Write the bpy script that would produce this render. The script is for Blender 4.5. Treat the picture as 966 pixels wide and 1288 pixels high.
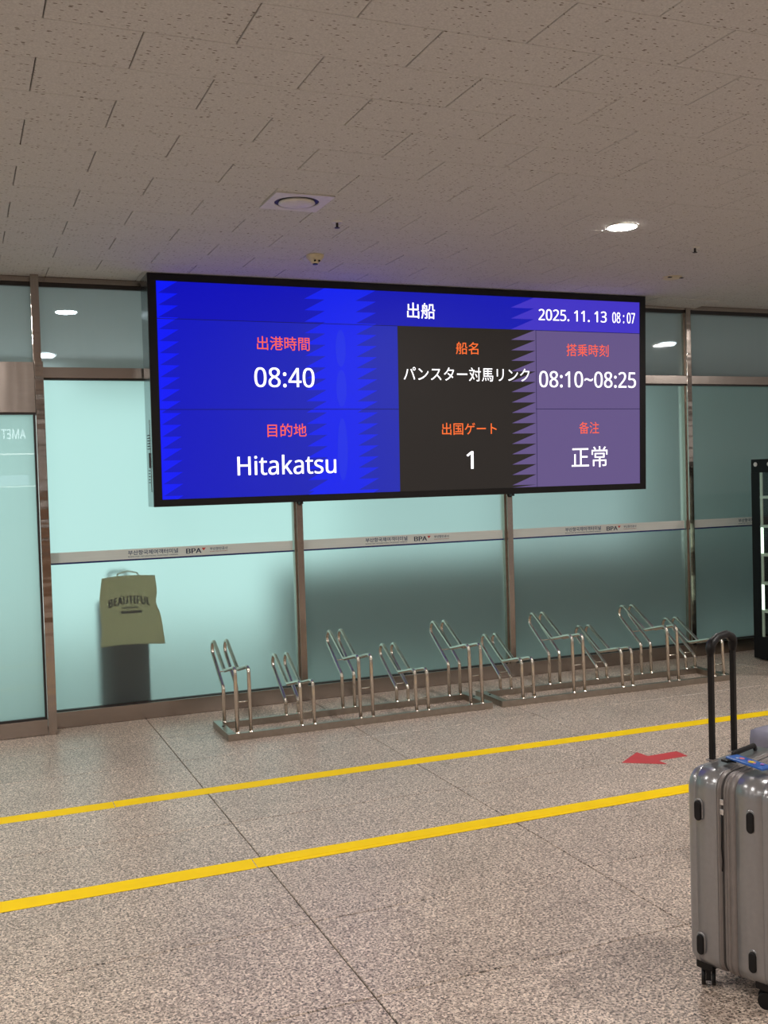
import bpy, bmesh, math, random
from mathutils import Vector, Matrix
random.seed(7)
for o in list(bpy.data.objects): bpy.data.objects.remove(o, do_unlink=True)
S = bpy.context.scene
COL = S.collection
# ------------------------------------------------------------------ camera
CAM_H = 1.6
YAW, PITCH, ROLL = 0.38964742, -0.03231696, -0.02897545
fw = Vector((math.sin(YAW)*math.cos(PITCH), math.cos(YAW)*math.cos(PITCH), math.sin(PITCH)))
r0 = Vector((math.cos(YAW), -math.sin(YAW), 0)); u0 = r0.cross(fw)
rt = math.cos(ROLL)*r0 + math.sin(ROLL)*u0
up = -math.sin(ROLL)*r0 + math.cos(ROLL)*u0
cam_data = bpy.data.cameras.new('camera')
cam_data.sensor_fit = 'VERTICAL'; cam_data.sensor_height = 36.0
cam_data.lens = 36.0*1299.9/1288.0
cam_data.clip_start = 0.05; cam_data.clip_end = 100
cam = bpy.data.objects.new('camera', cam_data); COL.objects.link(cam)
M = Matrix((rt, up, -fw)).transposed().to_4x4(); M.translation = Vector((0, 0, CAM_H))
cam.matrix_world = M
S.camera = cam
# ------------------------------------------------------------------ world, exposure, sampling aids
W = bpy.data.worlds.new('World'); S.world = W; W.use_nodes = True
bg = W.node_tree.nodes['Background']
bg.inputs[0].default_value = (1.0, 0.97, 0.93, 1); bg.inputs[1].default_value = 0.45
S.view_settings.view_transform = 'Standard'; S.view_settings.look = 'None'
S.view_settings.exposure = 0.0; S.view_settings.gamma = 1.0; S.view_settings.use_curve_mapping = False
S.cycles.use_denoising = True
S.cycles.max_bounces = 10; S.cycles.transmission_bounces = 8; S.cycles.transparent_max_bounces = 12
S.cycles.sample_clamp_indirect = 4.0; S.cycles.sample_clamp_direct = 0.0
S.cycles.caustics_reflective = True; S.cycles.caustics_refractive = True
LAMP = 560.0          # radiance of the downlight lenses on this side
FAR_LAMP = 60.0      # downlights of the room behind the glass
FAR_GLOW = 1.08      # radiance of the added glowing panels behind the glass

# ------------------------------------------------------------------ materials
def lin(c):
    return tuple(((v/255)/12.92 if v/255 <= 0.04045 else ((v/255+0.055)/1.055)**2.4) for v in c)
def new_mat(name):
    m = bpy.data.materials.new(name); m.use_nodes = True
    nt = m.node_tree; b = nt.nodes.get('Principled BSDF')
    return m, nt, b
def N(nt, t, **kw):
    n = nt.nodes.new(t)
    for k, v in kw.items():
        if k.startswith('i_'): n.inputs[k[2:].replace('_', ' ')].default_value = v
        else: setattr(n, k, v)
    return n
def ramp(nt, stops):
    n = nt.nodes.new('ShaderNodeValToRGB'); e = n.color_ramp.elements
    while len(e) > 1: e.remove(e[-1])
    e[0].position = stops[0][0]; e[0].color = (*stops[0][1], 1)
    for p, c in stops[1:]:
        q = e.new(p); q.color = (*c, 1)
    return n
def g(v): return (v, v, v)
def simple(name, col, rough=0.5, metal=0.0, noise=0.06, scale=30.0, bump=0.0, coat=0.0, spec=0.5):
    m, nt, b = new_mat(name)
    tc = N(nt, 'ShaderNodeTexCoord'); no = N(nt, 'ShaderNodeTexNoise'); no.inputs['Scale'].default_value = scale
    nt.links.new(tc.outputs['Object'], no.inputs['Vector'])
    c = Vector(col)
    r = ramp(nt, [(0.3, tuple(c*(1-noise))), (0.7, tuple(c*(1+noise)))])
    nt.links.new(no.outputs['Fac'], r.inputs[0]); nt.links.new(r.outputs[0], b.inputs['Base Color'])
    b.inputs['Roughness'].default_value = rough; b.inputs['Metallic'].default_value = metal
    b.inputs['Specular IOR Level'].default_value = spec
    if coat: b.inputs['Coat Weight'].default_value = coat
    if bump:
        bp = N(nt, 'ShaderNodeBump'); bp.inputs['Strength'].default_value = bump; bp.inputs['Distance'].default_value = 0.002
        nt.links.new(no.outputs['Fac'], bp.inputs['Height']); nt.links.new(bp.outputs[0], b.inputs['Normal'])
    return m
def emit(name, col, strength=1.0):
    m, nt, b = new_mat(name)
    b.inputs['Base Color'].default_value = (0.01, 0.01, 0.01, 1); b.inputs['Roughness'].default_value = 0.5
    b.inputs['Emission Color'].default_value = (*col, 1); b.inputs['Emission Strength'].default_value = strength
    b.inputs['Specular IOR Level'].default_value = 0.2
    return m
def steel(name, col, rough, wav=0.0, wscale=(3, 3, 12), streak=(90, 90, 2)):
    m, nt, b = new_mat(name)
    g_ = N(nt, 'ShaderNodeNewGeometry')
    mp = N(nt, 'ShaderNodeMapping'); mp.inputs['Scale'].default_value = streak
    nt.links.new(g_.outputs['Position'], mp.inputs['Vector'])
    n1 = N(nt, 'ShaderNodeTexNoise'); n1.inputs['Scale'].default_value = 3.0; n1.inputs['Detail'].default_value = 3
    nt.links.new(mp.outputs[0], n1.inputs['Vector'])
    r = ramp(nt, [(0.2, tuple(Vector(col)*0.88)), (0.8, tuple(Vector(col)*1.08))])
    nt.links.new(n1.outputs['Fac'], r.inputs[0]); nt.links.new(r.outputs[0], b.inputs['Base Color'])
    mr = N(nt, 'ShaderNodeMapRange'); mr.inputs['To Min'].default_value = rough*0.8; mr.inputs['To Max'].default_value = rough*1.25
    nt.links.new(n1.outputs['Fac'], mr.inputs['Value']); nt.links.new(mr.outputs[0], b.inputs['Roughness'])
    b.inputs['Metallic'].default_value = 1.0
    if wav:
        m2 = N(nt, 'ShaderNodeMapping'); m2.inputs['Scale'].default_value = wscale
        nt.links.new(g_.outputs['Position'], m2.inputs['Vector'])
        n2 = N(nt, 'ShaderNodeTexNoise'); n2.inputs['Scale'].default_value = 1.0; n2.inputs['Detail'].default_value = 1
        nt.links.new(m2.outputs[0], n2.inputs['Vector'])
        bp = N(nt, 'ShaderNodeBump'); bp.inputs['Strength'].default_value = 1.0; bp.inputs['Distance'].default_value = wav
        nt.links.new(n2.outputs['Fac'], bp.inputs['Height']); nt.links.new(bp.outputs[0], b.inputs['Normal'])
    return m

def granite():
    m, nt, b = new_mat('granite')
    ge = N(nt, 'ShaderNodeNewGeometry'); oi = N(nt, 'ShaderNodeObjectInfo')
    v1 = N(nt, 'ShaderNodeTexVoronoi'); v1.inputs['Scale'].default_value = 150
    nz = N(nt, 'ShaderNodeTexNoise'); nz.inputs['Scale'].default_value = 110; nz.inputs['Detail'].default_value = 3; nz.inputs['Roughness'].default_value = 0.65
    big = N(nt, 'ShaderNodeTexNoise'); big.inputs['Scale'].default_value = 2.2; big.inputs['Detail'].default_value = 3
    for n in (v1, nz, big): nt.links.new(ge.outputs['Position'], n.inputs['Vector'])
    sep = N(nt, 'ShaderNodeSeparateColor'); nt.links.new(v1.outputs['Color'], sep.inputs[0])
    base = ramp(nt, [(0.0, lin((136, 119, 106))), (0.4, lin((200, 180, 164))), (0.7, lin((246, 226, 208))), (1.0, lin((168, 149, 136)))])
    nt.links.new(sep.outputs[0], base.inputs[0])
    dark = ramp(nt, [(0.41, g(1.0)), (0.465, g(0.0))]); dark.color_ramp.interpolation = 'LINEAR'
    nt.links.new(nz.outputs['Fac'], dark.inputs[0])
    mul = N(nt, 'ShaderNodeMath', operation='MULTIPLY'); mul.inputs[1].default_value = 0.9
    nt.links.new(dark.outputs[0], mul.inputs[0])
    mx = N(nt, 'ShaderNodeMix', data_type='RGBA'); mx.inputs['B'].default_value = (*lin((36, 32, 30)), 1)
    nt.links.new(mul.outputs[0], mx.inputs['Factor']); nt.links.new(base.outputs[0], mx.inputs['A'])
    # large soft tone variation and per-slab tone
    hs = N(nt, 'ShaderNodeHueSaturation'); mr = N(nt, 'ShaderNodeMapRange')
    mr.inputs['From Min'].default_value = 0.3; mr.inputs['From Max'].default_value = 0.7
    mr.inputs['To Min'].default_value = 0.86; mr.inputs['To Max'].default_value = 1.04
    nt.links.new(big.outputs['Fac'], mr.inputs['Value'])
    ad = N(nt, 'ShaderNodeMath', operation='MULTIPLY_ADD'); ad.inputs[1].default_value = 0.07
    nt.links.new(oi.outputs['Random'], ad.inputs[0]); nt.links.new(mr.outputs[0], ad.inputs[2])
    nt.links.new(ad.outputs[0], hs.inputs['Value']); nt.links.new(mx.outputs['Result'], hs.inputs['Color'])
    nt.links.new(hs.outputs[0], b.inputs['Base Color'])
    b.inputs['Roughness'].default_value = 0.36; b.inputs['Specular IOR Level'].default_value = 0.5
    bp = N(nt, 'ShaderNodeBump'); bp.inputs['Strength'].default_value = 0.12; bp.inputs['Distance'].default_value = 0.001
    nt.links.new(nz.outputs['Fac'], bp.inputs['Height']); nt.links.new(bp.outputs[0], b.inputs['Normal'])
    return m

def fissured():
    m, nt, b = new_mat('mineral_fibre')
    ge = N(nt, 'ShaderNodeNewGeometry'); oi = N(nt, 'ShaderNodeObjectInfo')
    ad = N(nt, 'ShaderNodeVectorMath', operation='ADD')
    cmb = N(nt, 'ShaderNodeCombineXYZ'); nt.links.new(oi.outputs['Random'], cmb.inputs[2])
    nt.links.new(ge.outputs['Position'], ad.inputs[0]); nt.links.new(cmb.outputs[0], ad.inputs[1])
    mp = N(nt, 'ShaderNodeMapping'); mp.inputs['Scale'].default_value = (45, 120, 8)
    nt.links.new(ad.outputs[0], mp.inputs['Vector'])
    vo = N(nt, 'ShaderNodeTexVoronoi'); vo.inputs['Scale'].default_value = 1.0; vo.inputs['Randomness'].default_value = 1.0
    nt.links.new(mp.outputs[0], vo.inputs['Vector'])
    sep = N(nt, 'ShaderNodeSeparateColor'); nt.links.new(vo.outputs['Color'], sep.inputs[0])
    # only some cells carry a fissure
    pick = N(nt, 'ShaderNodeMath', operation='GREATER_THAN'); pick.inputs[1].default_value = 0.74; nt.links.new(sep.outputs[0], pick.inputs[0])
    size = N(nt, 'ShaderNodeMapRange'); size.inputs['To Min'].default_value = 0.14; size.inputs['To Max'].default_value = 0.36
    nt.links.new(sep.outputs[1], size.inputs['Value'])
    lt = N(nt, 'ShaderNodeMath', operation='LESS_THAN'); nt.links.new(vo.outputs['Distance'], lt.inputs[0]); nt.links.new(size.outputs[0], lt.inputs[1])
    mu = N(nt, 'ShaderNodeMath', operation='MULTIPLY'); nt.links.new(pick.outputs[0], mu.inputs[0]); nt.links.new(lt.outputs[0], mu.inputs[1])
    no = N(nt, 'ShaderNodeTexNoise'); no.inputs['Scale'].default_value = 140; nt.links.new(ge.outputs['Position'], no.inputs['Vector'])
    r = ramp(nt, [(0.3, lin((190, 188, 188))), (0.7, lin((208, 206, 205)))])
    nt.links.new(no.outputs['Fac'], r.inputs[0])
    mx = N(nt, 'ShaderNodeMix', data_type='RGBA'); mx.inputs['B'].default_value = (*lin((112, 100, 92)), 1)
    nt.links.new(mu.outputs[0], mx.inputs['Factor']); nt.links.new(r.outputs[0], mx.inputs['A'])
    nt.links.new(mx.outputs['Result'], b.inputs['Base Color'])
    b.inputs['Roughness'].default_value = 0.9; b.inputs['Specular IOR Level'].default_value = 0.15
    bp = N(nt, 'ShaderNodeBump'); bp.inputs['Strength'].default_value = 0.5; bp.inputs['Distance'].default_value = 0.002; bp.invert = True
    nt.links.new(mu.outputs[0], bp.inputs['Height']); nt.links.new(bp.outputs[0], b.inputs['Normal'])
    return m

def front_only(nt, sock):
    ge = N(nt, 'ShaderNodeNewGeometry'); iv = N(nt, 'ShaderNodeMath', operation='SUBTRACT'); iv.inputs[0].default_value = 1.0
    nt.links.new(ge.outputs['Backfacing'], iv.inputs[1])
    q = N(nt, 'ShaderNodeMath', operation='MULTIPLY'); nt.links.new(sock, q.inputs[0]); nt.links.new(iv.outputs[0], q.inputs[1]); return q.outputs[0]
def film(name, col):
    m = bpy.data.materials.new(name); m.use_nodes = True; nt = m.node_tree; nt.nodes.clear()
    out = N(nt, 'ShaderNodeOutputMaterial'); d = N(nt, 'ShaderNodeBsdfDiffuse'); t = N(nt, 'ShaderNodeBsdfTranslucent')
    no = N(nt, 'ShaderNodeTexNoise'); no.inputs['Scale'].default_value = 6; r = ramp(nt, [(0.3, tuple(Vector(col)*0.95)), (0.7, col)])
    nt.links.new(no.outputs['Fac'], r.inputs[0]); nt.links.new(r.outputs[0], d.inputs['Color']); nt.links.new(r.outputs[0], t.inputs['Color'])
    mx = N(nt, 'ShaderNodeMixShader'); mx.inputs[0].default_value = 0.6
    nt.links.new(d.outputs[0], mx.inputs[1]); nt.links.new(t.outputs[0], mx.inputs[2]); nt.links.new(mx.outputs[0], out.inputs['Surface']); return m
def frosted(name, tint, trans, rough, refl=1.0, tfac=0.5, ior=1.12, refl_rough=0.05, back=0.0):
    """front face of a film-covered pane: part diffuse transmission, part blurred view, clear gloss on top"""
    m = bpy.data.materials.new(name); m.use_nodes = True; nt = m.node_tree; nt.nodes.clear()
    out = N(nt, 'ShaderNodeOutputMaterial')
    ge = N(nt, 'ShaderNodeNewGeometry'); mp = N(nt, 'ShaderNodeMapping'); mp.inputs['Scale'].default_value = (14, 1, 0.6)
    no = N(nt, 'ShaderNodeTexNoise'); no.inputs['Scale'].default_value = 1.5; no.inputs['Detail'].default_value = 2
    nt.links.new(ge.outputs['Position'], mp.inputs['Vector']); nt.links.new(mp.outputs[0], no.inputs['Vector'])
    r = ramp(nt, [(0.2, tuple(Vector(tint)*0.97)), (0.8, tint)])
    nt.links.new(no.outputs['Fac'], r.inputs[0])
    tr = N(nt, 'ShaderNodeBsdfTranslucent'); nt.links.new(r.outputs[0], tr.inputs['Color'])
    rf = N(nt, 'ShaderNodeBsdfRefraction'); rf.inputs['Roughness'].default_value = rough; rf.inputs['IOR'].default_value = ior
    rf.inputs['Color'].default_value = (*trans, 1)
    mx = N(nt, 'ShaderNodeMixShader'); mx.inputs[0].default_value = tfac
    nt.links.new(rf.outputs[0], mx.inputs[1]); nt.links.new(tr.outputs[0], mx.inputs[2])
    if back:
        df = N(nt, 'ShaderNodeBsdfDiffuse'); df.inputs['Color'].default_value = (0.80, 0.80, 0.80, 1)
        mb = N(nt, 'ShaderNodeMixShader'); mb.inputs[0].default_value = back
        nt.links.new(mx.outputs[0], mb.inputs[1]); nt.links.new(df.outputs[0], mb.inputs[2]); mx = mb
    gl = N(nt, 'ShaderNodeBsdfGlossy'); gl.inputs['Roughness'].default_value = refl_rough
    fr = N(nt, 'ShaderNodeFresnel'); fr.inputs['IOR'].default_value = 1.45
    mu = N(nt, 'ShaderNodeMath', operation='MULTIPLY'); mu.inputs[1].default_value = refl
    nt.links.new(front_only(nt, fr.outputs[0]), mu.inputs[0])
    m2 = N(nt, 'ShaderNodeMixShader'); nt.links.new(mu.outputs[0], m2.inputs[0])
    nt.links.new(mx.outputs[0], m2.inputs[1]); nt.links.new(gl.outputs[0], m2.inputs[2])
    nt.links.new(m2.outputs[0], out.inputs['Surface'])
    return m
def clear_front(name, refl, rr):
    m = bpy.data.materials.new(name); m.use_nodes = True; nt = m.node_tree; nt.nodes.clear()
    out = N(nt, 'ShaderNodeOutputMaterial'); t = N(nt, 'ShaderNodeBsdfTransparent'); t.inputs['Color'].default_value = (0.95, 0.985, 0.975, 1)
    gl = N(nt, 'ShaderNodeBsdfGlossy'); gl.inputs['Roughness'].default_value = rr
    fr = N(nt, 'ShaderNodeFresnel'); fr.inputs['IOR'].default_value = 1.45
    mu = N(nt, 'ShaderNodeMath', operation='MULTIPLY'); mu.inputs[1].default_value = refl
    nt.links.new(front_only(nt, fr.outputs[0]), mu.inputs[0])
    mx = N(nt, 'ShaderNodeMixShader'); nt.links.new(mu.outputs[0], mx.inputs[0]); nt.links.new(t.outputs[0], mx.inputs[1]); nt.links.new(gl.outputs[0], mx.inputs[2])
    nt.links.new(mx.outputs[0], out.inputs['Surface']); return m
def clear_back():
    m = bpy.data.materials.new('glass_back_face'); m.use_nodes = True; nt = m.node_tree; nt.nodes.clear()
    out = N(nt, 'ShaderNodeOutputMaterial'); t = N(nt, 'ShaderNodeBsdfTransparent'); t.inputs['Color'].default_value = (0.93, 0.98, 0.96, 1)
    nt.links.new(t.outputs[0], out.inputs['Surface']); return m

MINT = lin((206, 240, 238))
MINT2 = lin((218, 248, 247))
MT = dict(
    granite=granite(), fibre=fissured(),
    grout=simple('grout', lin((70, 62, 58)), 0.9), void=simple('ceiling_void', lin((60, 52, 48)), 0.95),
    steel=steel('brushed_steel', lin((174, 163, 154)), 0.27, 0.0006, (1.5, 1.5, 3), (2, 2, 60)),
    steel_post=steel('polished_steel', lin((180, 168, 159)), 0.13, 0.0035, (2, 2, 16), (60, 60, 2)),
    steel_rail=steel('hairline_steel', lin((172, 160, 151)), 0.24, 0.0022, (9, 9, 1.5), (2, 2, 70)),
    steel_tube=steel('tube_steel', lin((222, 212, 198)), 0.2, 0.0, streak=(8, 8, 8)),
    steel_base=steel('worn_steel', lin((168, 158, 146)), 0.32, 0.0, streak=(12, 12, 12)),
    dark_gasket=simple('dark_gasket', lin((38, 32, 30)), 0.5),
    frost=frosted('frosted_film', MINT, MINT2, 0.70, 0.0, 0.24, 1.18, 0.20, 0.08),
    frost_door=frosted('door_film', MINT, MINT2, 0.90, 1.7, 0.50, 1.22, 0.0, 0.06),
    clere=frosted('clerestory_glass', lin((215, 220, 224)), lin((215, 220, 224)), 0.25, 0.9, 0.30, 1.06, 0.03, 0.10),
    gback=clear_back(), gfront=clear_front('film_pane_front', 0.5, 0.2),
    film_white=film('white_film', lin((246, 240, 236))), film_blue=simple('blue_film', lin((18, 34, 96)), 0.4),
    film_navy=simple('navy_print', lin((22, 42, 92)), 0.5), film_red=simple('red_print', lin((196, 56, 46)), 0.5),
    tape=simple('yellow_tape', lin((255, 214, 0)), 0.6, 0, 0.04, 9, 0.1, spec=0.2), tape_red=simple('red_tape', lin((196, 62, 66)), 0.5, 0, 0.05, 12),
    black=simple('black_plastic', lin((17, 13, 13)), 0.45, 0, 0.1, 60, spec=0.3), black_matt=simple('matt_black_metal', lin((13, 12, 14)), 0.6, 0, 0.1, 40, spec=0.25),
    case_alu=steel('cabinet_aluminium', lin((150, 156, 158)), 0.22, 0.0008, (2, 2, 2)),
    white_plastic=simple('white_plastic', lin((214, 210, 204)), 0.45),
    cream=simple('cream_plastic', lin((206, 194, 164)), 0.5),
    suit=simple('silver_polycarbonate', lin((150, 149, 150)), 0.28, 0.65, 0.03, 60, 0.03, 0.3),
    suit_trim=simple('grey_trim', lin((128, 120, 116)), 0.42, 0.2), suit_zip=simple('zip_tape', lin((60, 56, 54)), 0.7),
    chrome=simple('chrome', lin((220, 220, 220)), 0.12, 1.0, 0.02),
    rubber=simple('rubber', lin((12, 11, 12)), 0.5, 0, 0.1, 60, spec=0.35),
    tag_blue=simple('blue_tag_print', lin((44, 96, 176)), 0.35), tag_red=simple('tag_pink', lin((226, 120, 130)), 0.4),
    tag_yellow=simple('tag_yellow', lin((238, 200, 70)), 0.4), tag_lilac=simple('tag_lilac', lin((190, 130, 210)), 0.4), 
    lilac=simple('lilac_grey_fabric', lin((128, 126, 142)), 0.6), 
    canvas=simple('tan_canvas', lin((252, 204, 156)), 0.85, 0, 0.08, 25, 0.2), canvas_ink=simple('canvas_ink', lin((16, 14, 10)), 0.9),
    dark_case=simple('dark_case', lin((20, 20, 20)), 0.6, spec=0.2), 
    partition=simple('blocker_grey', lin((96, 98, 94)), 0.6), far_wall=simple('far_wall_paint', lin((196, 206, 200)), 0.8), far_ceiling=simple('far_ceiling_paint', lin((190, 192, 192)), 0.9),  # partition is the grey of the light-blocking screen added behind the glass
    far_floor=simple('far_floor_stone', lin((226, 226, 220)), 0.35), shop_wall=simple('shop_wall', lin((120, 108, 98)), 0.6),
    counter=simple('counter_laminate', lin((150, 118, 92)), 0.4),
    shelf=simple('shelf_white', lin((210, 214, 204)), 0.35), case_glass=None,
    lens=emit('lamp_lens', (1.0, 0.965, 0.93), LAMP), far_lens=emit('far_lamp_lens', (0.88, 0.95, 1.0), FAR_LAMP),
    far_glow=emit('far_light_panel', (0.84, 1.0, 0.96), FAR_GLOW),  # glow of the added panels that backlight the film
    far_glow_dim=emit('far_light_panel_dim', (0.84, 0.98, 0.95), FAR_GLOW*0.7), far_glow_faint=emit('far_light_panel_faint', (0.86, 0.96, 0.94), FAR_GLOW*0.5),  # weaker copies for the right-hand added panels, so the backlight fades
    sign=emit('shop_sign_light', (0.85, 0.95, 1.0), 9.0), strip=emit('shop_strip_light', (1.0, 1.0, 0.95), 6.0), monitor=emit('shop_monitor', (0.7, 0.8, 1.0), 2.0),
    case_led=emit('case_led', (0.80, 1.0, 0.80), 2.2),
)
def thin_glass(name, tint):
    m = bpy.data.materials.new(name); m.use_nodes = True; nt = m.node_tree; nt.nodes.clear()
    out = N(nt, 'ShaderNodeOutputMaterial'); t = N(nt, 'ShaderNodeBsdfTransparent'); t.inputs['Color'].default_value = (*tint, 1)
    gl = N(nt, 'ShaderNodeBsdfGlossy'); gl.inputs['Roughness'].default_value = 0.02
    fr = N(nt, 'ShaderNodeFresnel'); fr.inputs['IOR'].default_value = 1.45
    mx = N(nt, 'ShaderNodeMixShader'); nt.links.new(front_only(nt, fr.outputs[0]), mx.inputs[0]); nt.links.new(t.outputs[0], mx.inputs[1]); nt.links.new(gl.outputs[0], mx.inputs[2])
    nt.links.new(mx.outputs[0], out.inputs['Surface']); return m
MT['case_glass'] = thin_glass('display_glass', (0.92, 0.97, 0.94))

# ------------------------------------------------------------------ mesh helpers
def link(name, bm, mats, parent=None, smooth=False, loc=None, rotz=0.0):
    me = bpy.data.meshes.new(name); bm.normal_update(); bm.to_mesh(me); bm.free()
    if not isinstance(mats, (list, tuple)): mats = [mats]
    for m in mats: me.materials.append(m)
    if smooth:
        for p in me.polygons: p.use_smooth = True
    o = bpy.data.objects.new(name, me); COL.objects.link(o)
    if parent: o.parent = parent
    if loc is not None: o.location = loc
    if rotz: o.rotation_euler[2] = rotz
    return o
def empty(name, loc=(0, 0, 0), rotz=0.0):
    o = bpy.data.objects.new(name, None); COL.objects.link(o); o.location = loc; o.rotation_euler[2] = rotz
    o.empty_display_size = 0.1
    return o
def tag(o, label=None, cat=None, group=None, kind=None):
    if label: o['label'] = label
    if cat: o['category'] = cat
    if group: o['group'] = group
    if kind: o['kind'] = kind
    return o
def box(bm, x0, x1, y0, y1, z0, z1, mi=0, bev=0.0):
    vs = [bm.verts.new((x, y, z)) for x in (x0, x1) for y in (y0, y1) for z in (z0, z1)]
    idx = [(0, 1, 3, 2), (4, 6, 7, 5), (0, 4, 5, 1), (2, 3, 7, 6), (0, 2, 6, 4), (1, 5, 7, 3)]
    fs = [bm.faces.new([vs[i] for i in f]) for f in idx]
    for f in fs: f.material_index = mi
    if bev:
        es = list({e for f in fs for e in f.edges})
        r = bmesh.ops.bevel(bm, geom=es, offset=bev, segments=2, affect='EDGES', profile=0.7)
        for f in r['faces']: f.material_index = mi
    return fs
def bx(name, x0, x1, y0, y1, z0, z1, mat, parent=None, bev=0.0):
    bm = bmesh.new(); box(bm, x0, x1, y0, y1, z0, z1, 0, bev); return link(name, bm, mat, parent)
def cyl(bm, c, r, h, seg=24, axis='z', r2=None, mi=0):
    """solid from c along +axis by h"""
    r2 = r if r2 is None else r2
    rings = []
    for t, rr in ((0, r), (h, r2)):
        ring = []
        for i in range(seg):
            a = 2*math.pi*i/seg; p, q = rr*math.cos(a), rr*math.sin(a)
            v = {'z': (p, q, t), 'y': (p, t, q), 'x': (t, p, q)}[axis]
            ring.append(bm.verts.new(Vector(c)+Vector(v)))
        rings.append(ring)
    for i in range(seg):
        j = (i+1) % seg
        f = bm.faces.new((rings[0][i], rings[0][j], rings[1][j], rings[1][i])); f.smooth = True; f.material_index = mi
    for rg in rings:
        f = bm.faces.new(rg); f.material_index = mi
    bmesh.ops.recalc_face_normals(bm, faces=bm.faces)
def lathe(bm, c, prof, seg=32, mi=0):
    """prof: list of (r, z), revolved about z at c"""
    rings = []
    for r, z in prof:
        rings.append([bm.verts.new((c[0]+max(r, 1e-5)*math.cos(2*math.pi*i/seg), c[1]+max(r, 1e-5)*math.sin(2*math.pi*i/seg), c[2]+z)) for i in range(seg)])
    for a, b in zip(rings, rings[1:]):
        for i in range(seg):
            j = (i+1) % seg
            f = bm.faces.new((a[i], a[j], b[j], b[i])); f.smooth = True; f.material_index = mi
def fillet(pts, rads, seg=5):
    """round the corners of a 3D polyline"""
    pts = [Vector(p) for p in pts]; out = [pts[0]]
    for i in range(1, len(pts)-1):
        r = rads[i]
        a, p, b = pts[i-1], pts[i], pts[i+1]
        d1 = (a-p).normalized(); d2 = (b-p).normalized()
        ang = d1.angle(d2)
        if r <= 0 or ang > 3.1: out.append(p); continue
        t = r/math.tan(ang/2); n = (d1+d2).normalized(); c = p+n*(r/math.sin(ang/2))
        s, e = p+d1*t-c, p+d2*t-c
        tot = s.angle(e); ax = s.cross(e).normalized()
        for k in range(seg+1):
            out.append(c+Matrix.Rotation(tot*k/seg, 3, ax) @ s)
    out.append(pts[-1]); return out
def tube(bm, path, r, seg=10, caps=True, radii=None, mi=0, flat=None):
    path = [Vector(p) for p in path]; n = len(path); rings = []
    t0 = (path[1]-path[0]).normalized()
    ref = Vector((1, 0, 0)) if abs(t0.x) < 0.9 else Vector((0, 1, 0))
    nrm = (ref - t0*ref.dot(t0)).normalized(); prev = t0
    for i, p in enumerate(path):
        if i == 0: t = t0
        elif i == n-1: t = (path[-1]-path[-2]).normalized()
        else: t = ((path[i+1]-p).normalized()+(p-path[i-1]).normalized()).normalized()
        q = prev.rotation_difference(t); nrm = (q @ nrm); nrm = (nrm - t*nrm.dot(t)).normalized(); prev = t
        bi = t.cross(nrm); rr = radii[i] if radii else r
        fl = flat if flat else 1.0
        rings.append([bm.verts.new(p + nrm*rr*math.cos(2*math.pi*k/seg) + bi*rr*fl*math.sin(2*math.pi*k/seg)) for k in range(seg)])
    for a, b in zip(rings, rings[1:]):
        for k in range(seg):
            j = (k+1) % seg
            f = bm.faces.new((a[k], a[j], b[j], b[k])); f.smooth = True; f.material_index = mi
    if caps:
        f = bm.faces.new(list(reversed(rings[0]))); f.material_index = mi
        f = bm.faces.new(rings[-1]); f.material_index = mi
try:
    LATIN = bpy.data.fonts.load(bpy.utils.system_resource('DATAFILES')+'/fonts/NotoSansHebrew-Regular.woff2')   # one of Blender's own interface fonts
except Exception:
    LATIN = None
def text_mesh(body, u0, u1, v0, v1, mat, parent, depth=0.0, bold=0.0, off=0.0015, name='lettering', arc=None, keep=None):
    """flat print fitted into a rectangle of the parent's local x-y plane (z is the outward normal)"""
    cu = bpy.data.curves.new('t', 'FONT'); cu.body = body
    cu.offset = 0.0 if body.isascii() else bold
    if LATIN and body.isascii(): cu.font = LATIN
    cu.size = 1.0; cu.resolution_u = 4
    if keep: cu.space_character = keep
    tmp = bpy.data.objects.new('t', cu); COL.objects.link(tmp)
    dg = bpy.context.evaluated_depsgraph_get(); dg.update()
    me = bpy.data.meshes.new_from_object(tmp.evaluated_get(dg))
    bpy.data.objects.remove(tmp, do_unlink=True); bpy.data.curves.remove(cu)
    if body.isascii() and bold > 0:        # heavier strokes: the glyphs laid over themselves, shifted by a hair
        b0 = bmesh.new(); b0.from_mesh(me); geo = list(b0.verts)+list(b0.edges)+list(b0.faces)
        for dx in (-bold, bold):
            r_ = bmesh.ops.duplicate(b0, geom=geo)
            for v in r_['geom']:
                if isinstance(v, bmesh.types.BMVert): v.co.x += dx
        b0.to_mesh(me); b0.free()
    xs = [v.co.x for v in me.vertices]; ys = [v.co.y for v in me.vertices]
    if not xs:
        return None
    a, b, c, d = min(xs), max(xs), min(ys), max(ys)
    for v in me.vertices:
        x = u0+(v.co.x-a)/(b-a)*(u1-u0); y = v0+(v.co.y-c)/(d-c)*(v1-v0)
        if arc: y += arc*(1-((x-(u0+u1)/2)/((u1-u0)/2))**2)
        v.co = (x, y, off)
    me.materials.clear(); me.materials.append(mat); me.name = name
    o = bpy.data.objects.new(name, me); COL.objects.link(o); o.parent = parent
    return o

# ================================================================== SETTING
CZ = 2.99           # ceiling height
WY = 7.15           # front plane of the glazed partition frame
GY = 7.20           # glass plane
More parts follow.
